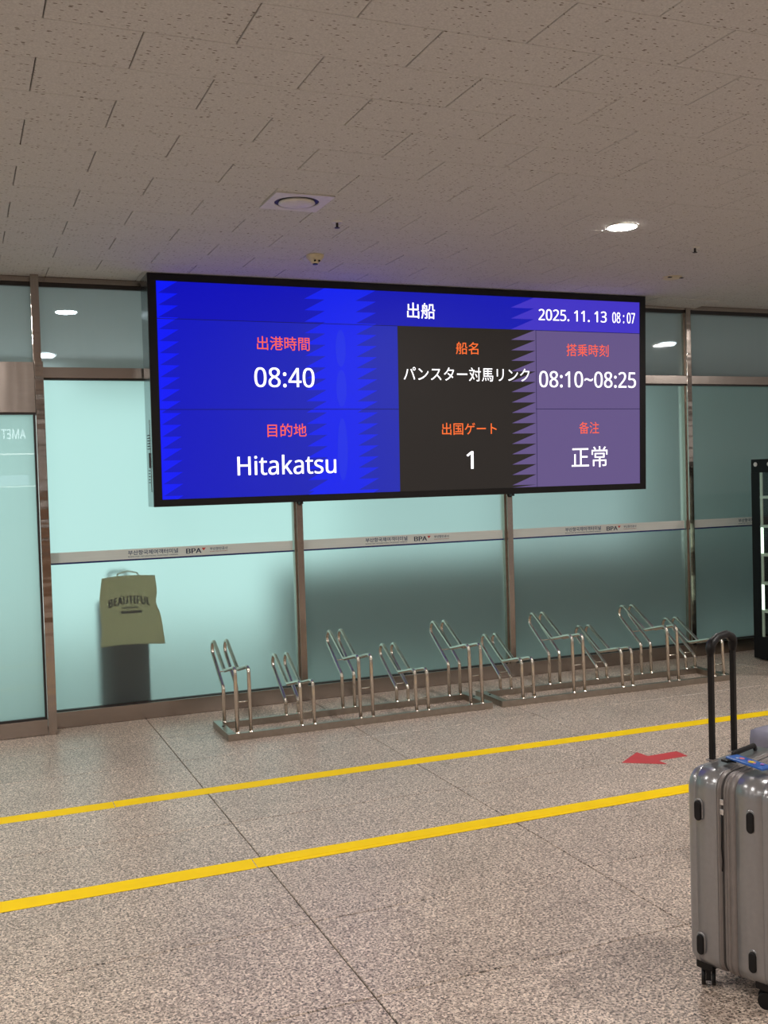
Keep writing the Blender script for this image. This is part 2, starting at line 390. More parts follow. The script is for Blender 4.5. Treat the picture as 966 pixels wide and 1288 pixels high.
# ---- floor: granite slabs with recessed joints
TX, TY = 1.182, 0.603
FX0, FX1, FY0 = 1.13-4*TX, 1.13+8*TX, 2.935-11*TY
floor = bx('floor', FX0-6, FX1+5, -12, WY+0.13, -0.12, -0.006, MT['grout'])
tag(floor, kind='structure')
def slab_mesh(w, d, gap=0.0026, ch=0.0018):
    bm = bmesh.new()
    lo = [bm.verts.new((x, y, -0.10)) for x, y in ((gap, gap), (w-gap, gap), (w-gap, d-gap), (gap, d-gap))]
    m1 = [bm.verts.new((v.co.x, v.co.y, -ch)) for v in lo]
    k = gap+ch
    tp = [bm.verts.new((x, y, 0)) for x, y in ((k, k), (w-k, k), (w-k, d-k), (k, d-k))]
    for a, b in ((lo, m1), (m1, tp)):
        for i in range(4): bm.faces.new((a[i], a[(i+1) % 4], b[(i+1) % 4], b[i]))
    bm.faces.new(tp); bm.faces.new(list(reversed(lo)))
    me = bpy.data.meshes.new('tile'); bm.to_mesh(me); bm.free(); me.materials.append(MT['granite']); return me
full = slab_mesh(TX, TY)
nrow = 18
for j in range(nrow):
    y = FY0+j*TY; d = TY
    me = full
    if y+TY > WY: me = slab_mesh(TX, WY-y)
    for i in range(12):
        o = bpy.data.objects.new('tile', me); COL.objects.link(o); o.parent = floor
        o.location = (FX0+i*TX, y, random.uniform(-0.0002, 0.0002))
# slabs outside the neighbourhood of the picture
bm = bmesh.new()
for (x0, x1, y0, y1) in ((FX0-6, FX0, -12, WY), (FX1, FX1+5, -12, WY), (FX0, FX1, -12, FY0)):
    nx = max(1, round((x1-x0)/TX)); ny = max(1, round((y1-y0)/TY))
    for i in range(nx):
        for j in range(ny):
            a, b = x0+(x1-x0)*i/nx, y0+(y1-y0)*j/ny
            box(bm, a+.002, a+(x1-x0)/nx-.002, b+.002, b+(y1-y0)/ny-.002, -0.006, 0)
tag(link('outlying_tiles', bm, MT['granite'], floor), kind='stuff')

# ---- ceiling: fissured mineral boards in half bond
ceiling = bx('ceiling', -10, 16, -12, WY+0.13, CZ+0.02, CZ+0.14, MT['void'])
tag(ceiling, kind='structure')
PX, PY = 0.586, 0.3015
def board_bm(bm, x0, x1, y0, y1, z=0.0):
    gp, ch = 0.0019, 0.0022
    A = [bm.verts.new((x, y, z+0.019)) for x, y in ((x0+gp, y0+gp*.5), (x1-gp, y0+gp*.5), (x1-gp, y1-gp*.5), (x0+gp, y1-gp*.5))]
    B = [bm.verts.new((v.co.x, v.co.y, z+ch)) for v in A]
    k = gp+ch
    Cc = [bm.verts.new((x, y, z)) for x, y in ((x0+k, y0+k*.6), (x1-k, y0+k*.6), (x1-k, y1-k*.6), (x0+k, y1-k*.6))]
    for a, b in ((A, B), (B, Cc)):
        for i in range(4): bm.faces.new((b[i], b[(i+1) % 4], a[(i+1) % 4], a[i]))
    bm.faces.new(list(reversed(Cc))); bm.faces.new(A)
def mk(w, d):
    bm = bmesh.new(); board_bm(bm, 0, w, 0, d); me = bpy.data.meshes.new('ceiling_panel'); bm.normal_update(); bm.to_mesh(me); bm.free()
    me.materials.append(MT['fibre']); return me
fullp = mk(PX, PY); lastp = None
Y0 = 2.94; F = 1299.9
def inview(x, y):
    q = Vector((x, y, CZ-CAM_H)); w = q.dot(fw)
    if w < 0.3: return False
    px = 483+F*q.dot(rt)/w; py = 644-F*q.dot(up)/w
    return -110 < px < 1076 and -90 < py < 700
cand = []; rest = []
j0 = -int((Y0+6.0)/PY)
for j in range(j0, 15):
    y0 = Y0+j*PY; y1 = min(y0+PY, WY+0.02)
    if y0 >= WY-0.05: break
    off = 0.285 if j % 2 == 0 else 0.581
    for i in range(-14, 22):
        x0 = off+i*PX
        if inview(x0+PX/2, (y0+y1)/2): cand.append((x0, y0, y1))
        else: rest.append((x0, y0, y1))
cand.sort(key=lambda c: (c[0]+PX/2)**2+c[1]**2)
rest += cand[300:]; cand = cand[:300]
for x0, y0, y1 in cand:
    if y1-y0 < PY-1e-3:
        lastp = lastp or mk(PX, y1-y0); me = lastp
    else: me = fullp
    o = bpy.data.objects.new('ceiling_panel', me); COL.objects.link(o); o.parent = ceiling
    dz = random.uniform(0, 0.0012)
    o.location = (x0, y0, CZ+dz); o.rotation_euler[0] = random.uniform(-0.0012, 0.0012)
    if abs(x0-5.0) < PX/2 and abs(y0-6.86) < PY/2:     # one board by the display has slipped down at its edge
        o.rotation_euler = (math.radians(-1.6), math.radians(1.3), 0)
bm = bmesh.new()
for x0, y0, y1 in rest: board_bm(bm, x0, x0+PX, y0, y1, CZ)
o = link('outlying_panels', bm, MT['fibre'], ceiling); tag(o, kind='stuff')

# ---- glazed partition
wall = empty('wall_back', (0, WY, 0)); tag(wall, kind='structure')
def wbx(name, x0, x1, y0, y1, z0, z1, mat, bev=0.0):      # world coordinates, parented to the wall
    return bx(name, x0, x1, y0-WY, y1-WY, z0, z1, mat, wall, bev)
POSTS = [-2.99, -1.24, 0.5075, 2.276, 4.0095, 5.776, 7.54, 9.30]
PW = 0.048
TZ0, TZ1 = 2.328, 2.398
for k, x in enumerate(POSTS):
    if x == 0.5075:
        wbx('post', x-PW/2-.004, x+PW/2, 7.08, 7.28, TZ1+0.02, CZ-.002, MT['steel_post'], 0.003)
        wbx('post', x-PW/2-.004, x+PW/2+.002, 6.99, 7.28, 0.0, TZ1+0.018, MT['steel_post'], 0.003)
    elif x < 0:
        wbx('post', x-PW/2, x+PW/2, 6.99, 7.28, 0.0, CZ-.002, MT['steel_post'], 0.003)
    else:
        wbx('post', x-PW/2, x+PW/2, WY, 7.28, 0.0, CZ-.002, MT['steel_post'] if x > 5 else MT['steel_rail'], 0.003)
        wbx('glazing_bead', x-PW/2-0.012, x-PW/2, GY-0.022, GY+0.03, 0.108, CZ-0.06, MT['steel_base'])
def pane(name, x0, x1, z0, z1, mat, y=GY, parent=wall):
    bm = bmesh.new(); fs = box(bm, x0, x1, y-WY, y-WY+0.012, z0, z1, 1)
    bm.normal_update()
    if mat is MT['frost']:                 # the film is stuck to the far side of the pane
        for f in bm.faces:
            if abs(f.calc_center_median().y-(y-WY+0.012)) < 1e-5:
                f.material_index = 0
                f.normal_update()
                if f.normal.y > 0: f.normal_flip()
            elif abs(f.calc_center_median().y-(y-WY)) < 1e-5:
                f.material_index = 2
                if f.normal.y > 0: f.normal_flip()
    else:
        for f in bm.faces:
            if abs(f.calc_center_median().y-(y-WY)) < 1e-5: f.material_index = 0
    return link(name, bm, [mat, MT['gback'], MT['gfront']], parent)
bays = list(zip(POSTS, POSTS[1:]))
stripes = []
for a, b in bays:
    xa, xb = a+PW/2, b-PW/2
    wbx('top_rail', xa, xb, WY+0.01, 7.28, CZ-0.035, CZ-0.002, MT['steel_rail'])
    wbx('top_gasket', xa, xb, WY+0.03, 7.27, CZ-0.062, CZ-0.035, MT['dark_gasket'])
    if a < 0.5:
        pane('clerestory_pane', xa, xb, TZ1+0.02, CZ-0.062, MT['clere'])
        continue
    wbx('bottom_rail', xa, xb, WY, 7.28, 0.0, 0.108, MT['steel_rail'], 0.002)
    wbx('transom', xa, xb, WY+0.004, 7.28, TZ0, TZ1, MT['steel_rail'], 0.002)
    wbx('gasket', xa, xb, GY-0.03, GY+0.02, TZ0-0.012, TZ0, MT['dark_gasket'])
    wbx('gasket', xa, xb, GY-0.02, GY+0.02, 0.108, 0.114, MT['dark_gasket'])
    pane('clerestory_pane', xa, xb, TZ1, CZ-0.062, MT['clere'])
    pane('glass_pane', xa, xb, 0.114, TZ0-0.012, MT['frost'])
    s = wbx('film_stripe', xa+0.004, xb-0.02, GY-0.0012, GY-0.0002, 1.099, 1.168, MT['film_white'])
    bx('blue_edge', xa+0.004, xb-0.002, GY-0.0012-WY, GY-0.0002-WY, 1.088, 1.099, MT['film_blue'], s)
    stripes.append((a, s))
# lettering on the stripes: local frame with x along the wall, y up, z towards the hall
def wall_text(body, x0, x1, z0, z1, mat, parent, bold=0.0, keep=None):
    o = text_mesh(body, x0, x1, z0, z1, mat, parent, bold=bold, off=0, keep=keep)
    if o:
        o.rotation_euler = (math.pi/2, 0, 0); o.location = (0, GY-0.0018-WY, 0)
    return o
STARTS = [1.055, 2.800, 4.543, 6.315, 8.06]
for (a, s), x in zip(stripes, STARTS):
    wall_text('부산항국제여객터미널', x, x+0.342, 1.126, 1.158, MT['film_navy'], s, 0.012)
    wall_text('BUSAN PORT INTERNATIONAL PASSENGER TERMINAL', x, x+0.342, 1.111, 1.1185, MT['film_navy'], s, 0.01)
    wall_text('BPA', x+0.398, x+0.506, 1.116, 1.150, MT['film_navy'], s, 0.022)
    bm = bmesh.new()
    vs = [bm.verts.new((x+0.508, GY-0.0018-WY, 1.151)), bm.verts.new((x+0.522, GY-0.0018-WY, 1.132)), bm.verts.new((x+0.537, GY-0.0018-WY, 1.151))]
    bm.faces.new(vs); link('logo_triangle', bm, MT['film_red'], s)
    wall_text('부산항만공사', x+0.567, x+0.694, 1.132, 1.152, MT['film_navy'], s, 0.01)
    wall_text('BUSAN PORT AUTHORITY', x+0.567, x+0.694, 1.119, 1.126, MT['film_red'], s, 0.01)

# ---- sliding door unit at the left (header box, glazed leaf, kick rail)
door = empty('door_1', (-0.1, 7.0, 0)); tag(door, kind='structure')
def dbx(name, x0, x1, y0, y1, z0, z1, mat, bev=0.0):
    return bx(name, x0+0.1, x1+0.1, y0-7.0, y1-7.0, z0, z1, mat, door, bev)
DX0, DX1 = -2.96, 0.478
dbx('header_box', DX0, DX1, 7.0, 7.26, 2.09, 2.412, MT['steel_rail'], 0.002)
dbx('header_seal', DX0, DX1, 7.01, 7.10, 2.076, 2.09, MT['dark_gasket'])
for (a, b) in ((-0.42, DX1), (-1.32, -0.43), (-2.22, -1.33)):
    dbx('kick_rail', a, b-0.001, 7.0, 7.07, 0.004, 0.104, MT['steel_rail'], 0.002)
    dbx('rail_seal', a, b-0.002, 7.015, 7.055, 0.104, 0.116, MT['dark_gasket'])
    dbx('edge_seal', b-0.016, b-0.002, 7.01, 7.06, 0.116, 2.076, MT['dark_gasket'])
    bm = bmesh.new(); box(bm, a+0.1, b+0.084, 0.03, 0.042, 0.116, 2.076, 1)
    for f in bm.faces:
        if abs(f.calc_center_median().y-0.03) < 1e-5: f.material_index = 0
    link('door_glass', bm, [MT['frost_door'], MT['gback']], door)

# ---- the room beyond the glass
far = empty('far_room', (0, 7.3, 0)); tag(far, kind='structure')
def fbx(name, x0, x1, y0, y1, z0, z1, mat): return bx(name, x0, x1, y0-7.3, y1-7.3, z0, z1, mat, far)
fbx('floor_slab', -7, 15, 7.28, 15, -0.1, 0.0, MT['far_floor'])
fbx('ceiling_slab', -7, 15, 7.28, 15, CZ, CZ+0.1, MT['far_ceiling'])
fbx('end_wall', -7, 15, 14.9, 15.0, 0, CZ, MT['far_wall'])
fbx('left_wall', -7.1, -7, 7.28, 15, 0, CZ, MT['far_wall'])
fbx('right_wall', 15, 15.1, 7.28, 15, 0, CZ, MT['far_wall'])
# glowing panels added to light the film from behind, stepped dimmer to the right
for x0 in (-5.8, -3.8, -1.8, 0.2, 2.2, 4.2, 6.2):
    fbx('glow_panel', x0, x0+1.98, 11.93, 11.95, 0.02, 2.75, MT['far_glow'] if x0 < 3 else MT['far_glow_dim'] if x0 < 5 else MT['far_glow_faint'])
    fbx('glow_panel_frame', x0-0.02, x0, 11.90, 11.98, 0.0, CZ, MT['far_wall'])
fbx('glow_panel_lintel', -5.82, 8.2, 11.9, 11.98, 2.75, CZ, MT['far_wall'])
fbx('low_light_blocker', 2.7, 8.8, 9.6, 9.7, 0.0, 0.78, MT['partition'])  # unseen low screen, added to darken the lower panes

# ================================================================== THINGS ON THE CEILING
def downlight(x, y, label, group=None, lens='lens', z=CZ):
    t = empty('downlight', (x, y, z)); tag(t, label, 'ceiling light', group)
    bm = bmesh.new(); lathe(bm, (0, 0, 0), [(0.078, 0.001), (0.080, -0.006), (0.088, -0.007), (0.094, -0.001)], 36)
    link('trim_ring', bm, MT['white_plastic'], t)
    bm = bmesh.new(); lathe(bm, (0, 0, 0), [(0.079, -0.001), (0.078, -0.005), (0.04, -0.008), (0.0, -0.009)], 32)
    link('lens', bm, MT[lens], t, True)
    return t
for x in (-3.9, -0.18, 3.54, 7.26):
    for y in (4.94, 1.94, -1.06, -4.06):
        if x == 3.54 and y == 4.94: downlight(x, y, 'lit round white downlight on the ceiling above the right of the display')
        else: downlight(x, y, 'white downlight outside the picture, %s row from the glass, %s' % ({4.94: 'first', 1.94: 'second', -1.06: 'third', -4.06: 'fourth'}[y], {-3.9: 'far left', -0.18: 'left of the camera', 3.54: 'right of the camera', 7.26: 'far right'}[x]), 'downlights around the hall')
downlight(0.84, 8.62, 'bright downlight seen through the upper glass at the left, nearer of two', None, 'far_lens')
downlight(0.90, 11.6, 'small distant downlight seen through the upper glass beside the left post', None, 'far_lens')
downlight(7.26, 9.55, 'downlight seen through the upper glass just right of the display', None, 'far_lens')
downlight(8.66, 9.3, 'downlight seen through the upper glass at the right edge', None, 'far_lens')

t = empty('air_diffuser', (1.612, 4.952, CZ)); tag(t, 'round air diffuser in a square white plate on the ceiling', 'air vent')
bm = bmesh.new()
sq = 0.15; seg = 40; R1 = 0.113
inner = [bm.verts.new((R1*math.cos(2*math.pi*i/seg), R1*math.sin(2*math.pi*i/seg), -0.006)) for i in range(seg)]
outer = []
for i in range(seg):
    a = 2*math.pi*i/seg; c, s_ = math.cos(a), math.sin(a); k = sq/max(abs(c), abs(s_))
    outer.append(bm.verts.new((c*k, s_*k, -0.006)))
ot = [bm.verts.new((v.co.x, v.co.y, 0.0)) for v in outer]; it = [bm.verts.new((v.co.x*.98, v.co.y*.98, 0.0)) for v in inner]
for i in range(seg):
    j = (i+1) % seg
    bm.faces.new((inner[i], outer[i], outer[j], inner[j])); bm.faces.new((outer[i], ot[i], ot[j], outer[j])); bm.faces.new((inner[j], it[j], it[i], inner[i]))
bmesh.ops.recalc_face_normals(bm, faces=bm.faces)
link('face_plate', bm, MT['white_plastic'], t)
bm = bmesh.new(); lathe(bm, (0, 0, 0), [(0.111, -0.002), (0.0, -0.002)], 40); link('slot', bm, MT['dark_gasket'], t)
bm = bmesh.new(); lathe(bm, (0, 0, 0), [(0.088, -0.003), (0.092, -0.010), (0.07, -0.016), (0.0, -0.018)], 40); link('centre_disc', bm, MT['white_plastic'], t, True)

def sprinkler(x, y, label):
    t = empty('sprinkler', (x, y, CZ)); tag(t, label, 'sprinkler')
    bm = bmesh.new(); lathe(bm, (0, 0, 0), [(0.030, 0.0), (0.028, -0.005), (0.014, -0.006), (0.0, -0.006)], 20); link('rosette', bm, MT['white_plastic'], t, True)
    bm = bmesh.new(); cyl(bm, (0, 0, -0.03), 0.007, 0.026, 10); cyl(bm, (0, 0, -0.034), 0.015, 0.003, 12); link('head', bm, MT['dark_gasket'], t)
sprinkler(1.942, 5.276, 'small sprinkler head on the ceiling beside the air diffuser')
sprinkler(4.319, 5.271, 'small dark sprinkler head on the ceiling right of the lit downlight')
t = empty('smoke_detector', (2.09, 6.09, CZ)); tag(t, 'cream cone-shaped smoke detector on the ceiling above the display', 'smoke detector')
bm = bmesh.new(); lathe(bm, (0, 0, 0), [(0.055, 0.0), (0.055, -0.014), (0.044, -0.028), (0.028, -0.045), (0.024, -0.052), (0.0, -0.052)], 28); link('housing', bm, MT['cream'], t, True)
bm = bmesh.new()
for s_ in (-1, 1): cyl(bm, (s_*0.014, -0.041, -0.041), 0.006, 0.008, 10, 'y')
link('sensor_opening', bm, MT['black'], t)
bm = bmesh.new(); cyl(bm, (0, 0, -0.058), 0.016, 0.006, 16); link('sensor_tip', bm, MT['film_navy'], t)
t = empty('ceiling_speaker', (4.81, 6.13, CZ)); tag(t, 'flat round ceiling fitting with dark clips above the display right end', 'ceiling fitting')
bm = bmesh.new(); lathe(bm, (0, 0, 0), [(0.072, 0.0), (0.070, -0.008), (0.060, -0.011), (0.0, -0.011)], 28); link('disc', bm, MT['cream'], t, True)
for s_ in (-1, 1):
    bm = bmesh.new(); box(bm, s_*0.05-0.012, s_*0.05+0.012, -0.055, -0.035, -0.014, -0.009); link('clip', bm, MT['dark_gasket'], t)

# ================================================================== THE DISPLAY
led = empty('departure_display', (0, 6.895, 1.455)); tag(led, 'wide LED departure board with black bezel hung before the glass', 'display')
tilt = math.radians(1.68)
def bform():  # board plane -> root space: x along, y up the face, z outward (towards the hall, slightly down)
    yv = Vector((0, -math.sin(tilt), math.cos(tilt))); xv = Vector((1, 0, 0)); zv = xv.cross(yv)
    return Matrix((xv, yv, zv)).transposed().to_4x4()
BF = bform()
U0, U1, V0, V1 = 1.190, 5.112, 0.0, 1.5325
I0, I1, J0, J1 = 1.246, 5.058, 0.048, 1.484
def on_face(o):
    o.matrix_parent_inverse = Matrix.Identity(4); o.matrix_basis = BF; return o
# body behind the face, vertical back
bm = bmesh.new()
def bp_(u, v, z=-0.012): return (BF @ Vector((u, v, z)))
fr4 = [bp_(U0, V0), bp_(U1, V0), bp_(U1, V1), bp_(U0, V1)]
bk = [Vector((p.x, 7.11-6.895, p.z)) for p in fr4]
fv = [bm.verts.new(p) for p in fr4]; bv = [bm.verts.new(p) for p in bk]
bm.faces.new(fv); bm.faces.new(list(reversed(bv)))
for i in range(4):
    j = (i+1) % 4; bm.faces.new((fv[j], fv[i], bv[i], bv[j]))
bmesh.ops.recalc_face_normals(bm, faces=bm.faces)
link('cabinet', bm, MT['case_alu'], led)
bm = bmesh.new()
box(bm, U0, U1, J1, V1, -0.012, 0.006); box(bm, U0, U1, V0, J0, -0.012, 0.006); box(bm, U0, I0, J0, J1, -0.012, 0.006); box(bm, I1, U1, J0, J1, -0.012, 0.006)
on_face(link('bezel', bm, MT['black'], led))
# screen areas
def flat_poly(bm, pts, z, mi=0):
    f = bm.faces.new([bm.verts.new((p[0], p[1], z)) for p in pts]); f.material_index = mi
    f.normal_update()
    if f.normal.z < 0: f.normal_flip()
def scr(name, col, s=1.0): return emit(name, lin(col), s)
def blue_grad(name, a, b, s):
    m = emit(name, (0, 0, 1), s); nt = m.node_tree; bs = nt.nodes['Principled BSDF']
    tc = N(nt, 'ShaderNodeTexCoord'); sp = N(nt, 'ShaderNodeSeparateXYZ'); mr = N(nt, 'ShaderNodeMapRange')
    mr.inputs['From Min'].default_value = 1.25; mr.inputs['From Max'].default_value = 3.3
    r = ramp(nt, [(0, lin(a)), (1, lin(b))])
    nt.links.new(tc.outputs['Object'], sp.inputs[0]); nt.links.new(sp.outputs[0], mr.inputs['Value']); nt.links.new(mr.outputs[0], r.inputs[0])
    nt.links.new(r.outputs[0], bs.inputs['Emission Color']); return m
SB = blue_grad('screen_blue', (0, 10, 192), (34, 44, 170), 1.0)
SH = blue_grad('screen_header_blue', (0, 4, 186), (18, 24, 176), 1.0)
SL = blue_grad('screen_bright_blue', (0, 18, 240), (20, 38, 224), 1.05)
SK = scr('screen_dark', (37, 32, 29)); SP = scr('screen_purple', (100, 84, 134)); SV = scr('screen_violet', (66, 52, 196))
SD = scr('screen_line', (16, 14, 60)); SG = scr('screen_band_glow', (26, 44, 226), 1.05)
HV, MV = 1.241, 0.644
bm = bmesh.new(); z = 0.0
def rect(u0, u1, v0, v1, mi, zz): flat_poly(bm, [(u0, v0), (u1, v0), (u1, v1), (u0, v1)], zz, mi)
rect(I0, 2.962, J0, HV, 0, 0.0)                # blue body
rect(I0, I1, HV, J1, 1, 0.0)                   # header
rect(2.962, 4.102, J0, HV, 3, 0.0)             # dark column
rect(4.102, I1, J0, HV, 4, 0.0)                # purple column
rect(4.09, I1, HV, J1, 5, 0.0004)
on_face(link('screen', bm, [SB, SH, SL, SK, SP, SV, SD], led))
# bright saw-toothed bands: the left edge and the band right of the times
P = 0.0785
bm = bmesh.new(); bm2 = bmesh.new(); v = J1
while v > J0+0.01:
    b = max(J0, v-P)
    k = (v-b)/P
    flat_poly(bm, [(I0, v), (1.388, v), (1.388-(1.388-I0-0.012)*k, b), (I0, b)], 0.0008)
    # right side teeth (flat top), left side teeth (flat bottom)
    flat_poly(bm2, [(2.412, v), (2.80, v), (2.80-0.156*k, b), (2.412, b)], 0.0008)
    flat_poly(bm2, [(2.412-0.15*(1-k), v), (2.412, v), (2.412, b), (2.262, b)], 0.0008)
    v = b
on_face(link('bright_band', bm, SL, led)); on_face(link('bright_band', bm2, SL, led))
for (cv, hh) in ((1.07, 0.13), (0.79, 0.13), (0.36, 0.22)):
    bm = bmesh.new(); flat_poly(bm, [(2.525+0.038*math.cos(a*math.pi/10), cv+hh*math.sin(a*math.pi/10)) for a in range(20)], 0.0012)
    on_face(link('band_glow', bm, SG, led))
# purple and violet teeth running into the dark column and the header
bm = bmesh.new(); v = HV
while v > J0+0.01:
    b = max(J0, v-P*0.998); flat_poly(bm, [(4.102, v), (4.102, b), (3.892, b)], 0.0008, 0); v = b
v = J1
while v > HV+0.02:
    b = max(HV, v-0.081); flat_poly(bm, [(4.092, v), (4.092, b), (3.892, b)], 0.0008, 1); v = b
on_face(link('saw_teeth', bm, [SP, SV], led))
for (a, b, c, d) in ((I0, 2.962, HV-0.004, HV), (4.102, I1, HV-0.004, HV), (I0, 2.962, MV-0.003, MV+0.001), (4.102, I1, MV-0.003, MV+0.001), (4.106, 4.110, J0, HV)):
    bm = bmesh.new(); flat_poly(bm, [(a, c), (b, c), (b, d), (a, d)], 0.0013)
    on_face(link('divider_line', bm, SD, led))
TWh = emit('text_white', (1.0, 0.97, 1.0), 1.6); TOr = emit('text_orange', lin((255, 112, 48)), 1.1); TPk = emit('text_coral', lin((255, 98, 66)), 1.1)
for body, u0, u1, v0, v1, mt, bd in (
    ('出船', 3.040, 3.262, 1.296, 1.410, TWh, 0.006), ('2025. 11. 13', 4.133, 4.748, 1.316, 1.402, TWh, 0.010), ('08 : 07', 4.800, 5.014, 1.316, 1.400, TWh, 0.010),
    ('出港時間', 1.918, 2.295, 1.047, 1.141, TPk, 0.003), ('08:40', 1.894, 2.325, 0.794, 0.929, TWh, 0.006),
    ('目的地', 1.977, 2.259, 0.453, 0.545, TPk, 0.004), ('Hitakatsu', 1.760, 2.473, 0.194, 0.330, TWh, 0.006),
    ('船名', 3.428, 3.614, 1.046, 1.137, TOr, 0.004), ('パンスター対馬リンク', 3.004, 4.049, 0.848, 0.951, TWh, 0.003),
    ('出国ゲート', 3.305, 3.760, 0.453, 0.542, TOr, 0.004), ('1', 3.503, 3.562, 0.199, 0.330, TWh, 0.008),
    ('搭乗時刻', 4.379, 4.764, 1.050, 1.145, TPk, 0.001), ('08:10~08:25', 4.133, 5.022, 0.808, 0.933, TWh, 0.008),
    ('备注', 4.488, 4.672, 0.450, 0.542, TPk, 0.0), ('正常', 4.418, 4.749, 0.187, 0.350, TWh, 0.0)):
    o = text_mesh(body, u0, u1, v0, v1, mt, led, bold=bd, off=0.002)
    if o: on_face(o); o['label'] = ('white' if mt is TWh else 'orange-red') + ' glowing characters'
# service cover with louvres on the left flank
xs = U0-0.0015
bm = bmesh.new(); box(bm, xs-0.001, xs+0.0015, 0.06, 0.155, 0.10, 0.58); link('service_cover', bm, MT['case_alu'], led)
for k in range(6):
    bm = bmesh.new(); box(bm, xs-0.005, xs-0.001, 0.075, 0.135, 0.385+k*0.018, 0.391+k*0.018); link('louvre', bm, MT['black'], led)
for k in range(5):
    bm = bmesh.new(); box(bm, xs-0.005, xs-0.001, 0.10, 0.125, 0.16+k*0.02, 0.166+k*0.02); link('louvre', bm, MT['black'], led)
bm = bmesh.new(); box(bm, xs-0.006, xs-0.001, 0.07, 0.092, 0.26, 0.36); link('latch', bm, MT['dark_gasket'], led)
for x in (2.276, 4.0095):
    bm = bmesh.new(); box(bm, x-0.012, x+0.012, 0.20, 0.254, -0.02, 0.06); box(bm, x-0.006, x+0.006, 0.235, 0.254, -0.03, -0.02); link('mounting_bracket', bm, MT['dark_gasket'], led)

# ================================================================== BIKE RACKS
def hoop_mesh(tall):
    dz = 0.0 if tall else -0.13
    pts = [(0, 0, 0.04), (0, 0.014, 0.452+dz), (0, 0.285, 0.388+dz), (0, 0.585, 0.553+dz), (0, 0.645, 0.474+dz), (0, 0.342, 0.270+dz), (0, 0.338, 0.04)]
    path = fillet(pts, [0, 0.035, 0.035, 0.047, 0.047, 0.035, 0], 7)
    bm = bmesh.new(); tube(bm, path, 0.0118, 12)
    for y in (0.0, 0.338): lathe(bm, (0, y, 0.043), [(0.011, 0.009), (0.017, 0.001)], 12)
    me = bpy.data.meshes.new('hoop'); bm.normal_update(); bm.to_mesh(me); bm.free(); me.materials.append(MT['steel_tube']); return me
HT, HS = hoop_mesh(True), hoop_mesh(False)
def bike_rack(x0, x1, y, rot, holders, label):
    t = empty('bike_rack', (x0, y, 0), rot); tag(t, label, 'bike rack', 'bike racks along the glass')
    L = x1-x0
    def rail(a, b, c, d):
        bm = bmesh.new(); box(bm, a, b, c, d, 0.001, 0.044, 0, 0.003); return link('base_rail', bm, MT['steel_base'], t)
    rail(0.0, L, -0.016, 0.014); rail(0.05, L-0.05, 0.324, 0.352); rail(0.0, 0.05, 0.02, 0.40); rail(L-0.05, L, 0.02, 0.40)
    for hx, tall in holders:
        for s_ in (-0.0435, 0.0435):
            o = bpy.data.objects.new('hoop', HT if tall else HS); COL.objects.link(o); o.parent = t; o.location = (hx-x0+s_, 0, 0)
        dz = 0 if tall else -0.13
        fz = 0.235 if tall else 0.125
        for (yy, zz) in ((0.006, fz), (0.46 if tall else 0.37, (0.353 if tall else 0.292)+dz)):
            bm = bmesh.new(); tube(bm, [(hx-x0-0.035, yy, zz), (hx-x0+0.035, yy, zz)], 0.0042, 8); link('crossbar', bm, MT['steel_tube'], t)
    for xx in (0.025, L-0.025):
        bm = bmesh.new(); cyl(bm, (xx, 0.22, 0.044), 0.008, 0.004, 10); link('anchor_bolt', bm, MT['dark_gasket'], t)
bike_rack(1.483, 3.335, 6.268, 0.0, [(1.589, 1), (2.008, 0), (2.412, 1), (2.812, 0), (3.219, 1)], 'steel bike rack on the floor under the left half of the display')
bike_rack(3.405, 5.345, 6.262, math.radians(-1.2), [(3.62, 0), (4.03, 1), (4.437, 0), (4.838, 1), (5.25, 0)], 'steel bike rack on the floor further right, its end behind the suitcase handle')

# ================================================================== FLOOR MARKINGS
def strip(name, pts, mat, label, cat, group=None, z=0.0012):
    bm = bmesh.new(); lo = [bm.verts.new((p[0], p[1], 0.0004)) for p in pts]; hi = [bm.verts.new((p[0], p[1], z)) for p in pts]
    bm.faces.new(hi); bm.faces.new(list(reversed(lo))); n = len(pts)
    for i in range(n): bm.faces.new((lo[i], lo[(i+1) % n], hi[(i+1) % n], hi[i]))
    bmesh.ops.recalc_face_normals(bm, faces=bm.faces)
    o = link(name, bm, mat); tag(o, label, cat, group); return o
strip('floor_tape', [(-5, 4.136), (1.085, 4.138), (1.088, 4.250), (-5, 4.236)], MT['tape'], 'yellow floor tape nearest the camera, left piece up to its joint', 'floor tape', 'near yellow line')
strip('floor_tape', [(1.089, 4.138), (10, 4.142), (10, 4.243), (1.092, 4.250)], MT['tape'], 'yellow floor tape nearest the camera, right piece running behind the suitcase', 'floor tape', 'near yellow line')
strip('floor_tape', [(1.2, 4.170), (10, 4.160), (10, 4.243), (1.2, 4.2495)], MT['tape'], 'second layer of yellow tape lying along the near yellow line', 'floor tape', 'near yellow line', 0.0022)
strip('floor_tape', [(-5, 5.236), (0.66, 5.242), (0.66, 5.348), (-5, 5.345)], MT['tape'], 'short yellow floor tape piece at the left end of the far line', 'floor tape', 'far yellow line')
strip('floor_tape', [(0.664, 5.248), (2.2, 5.250), (10, 5.10), (10, 5.205), (2.2, 5.354), (0.664, 5.352)], MT['tape'], 'long yellow floor tape of the far line below the bike racks', 'floor tape', 'far yellow line')
strip('floor_arrow', [(3.313, 4.732), (3.512, 4.592), (3.514, 4.672), (3.712, 4.673), (3.720, 4.780), (3.520, 4.776), (3.513, 4.870)], MT['tape_red'],
      'red arrow stuck on the floor between the yellow lines, pointing left', 'floor sticker')

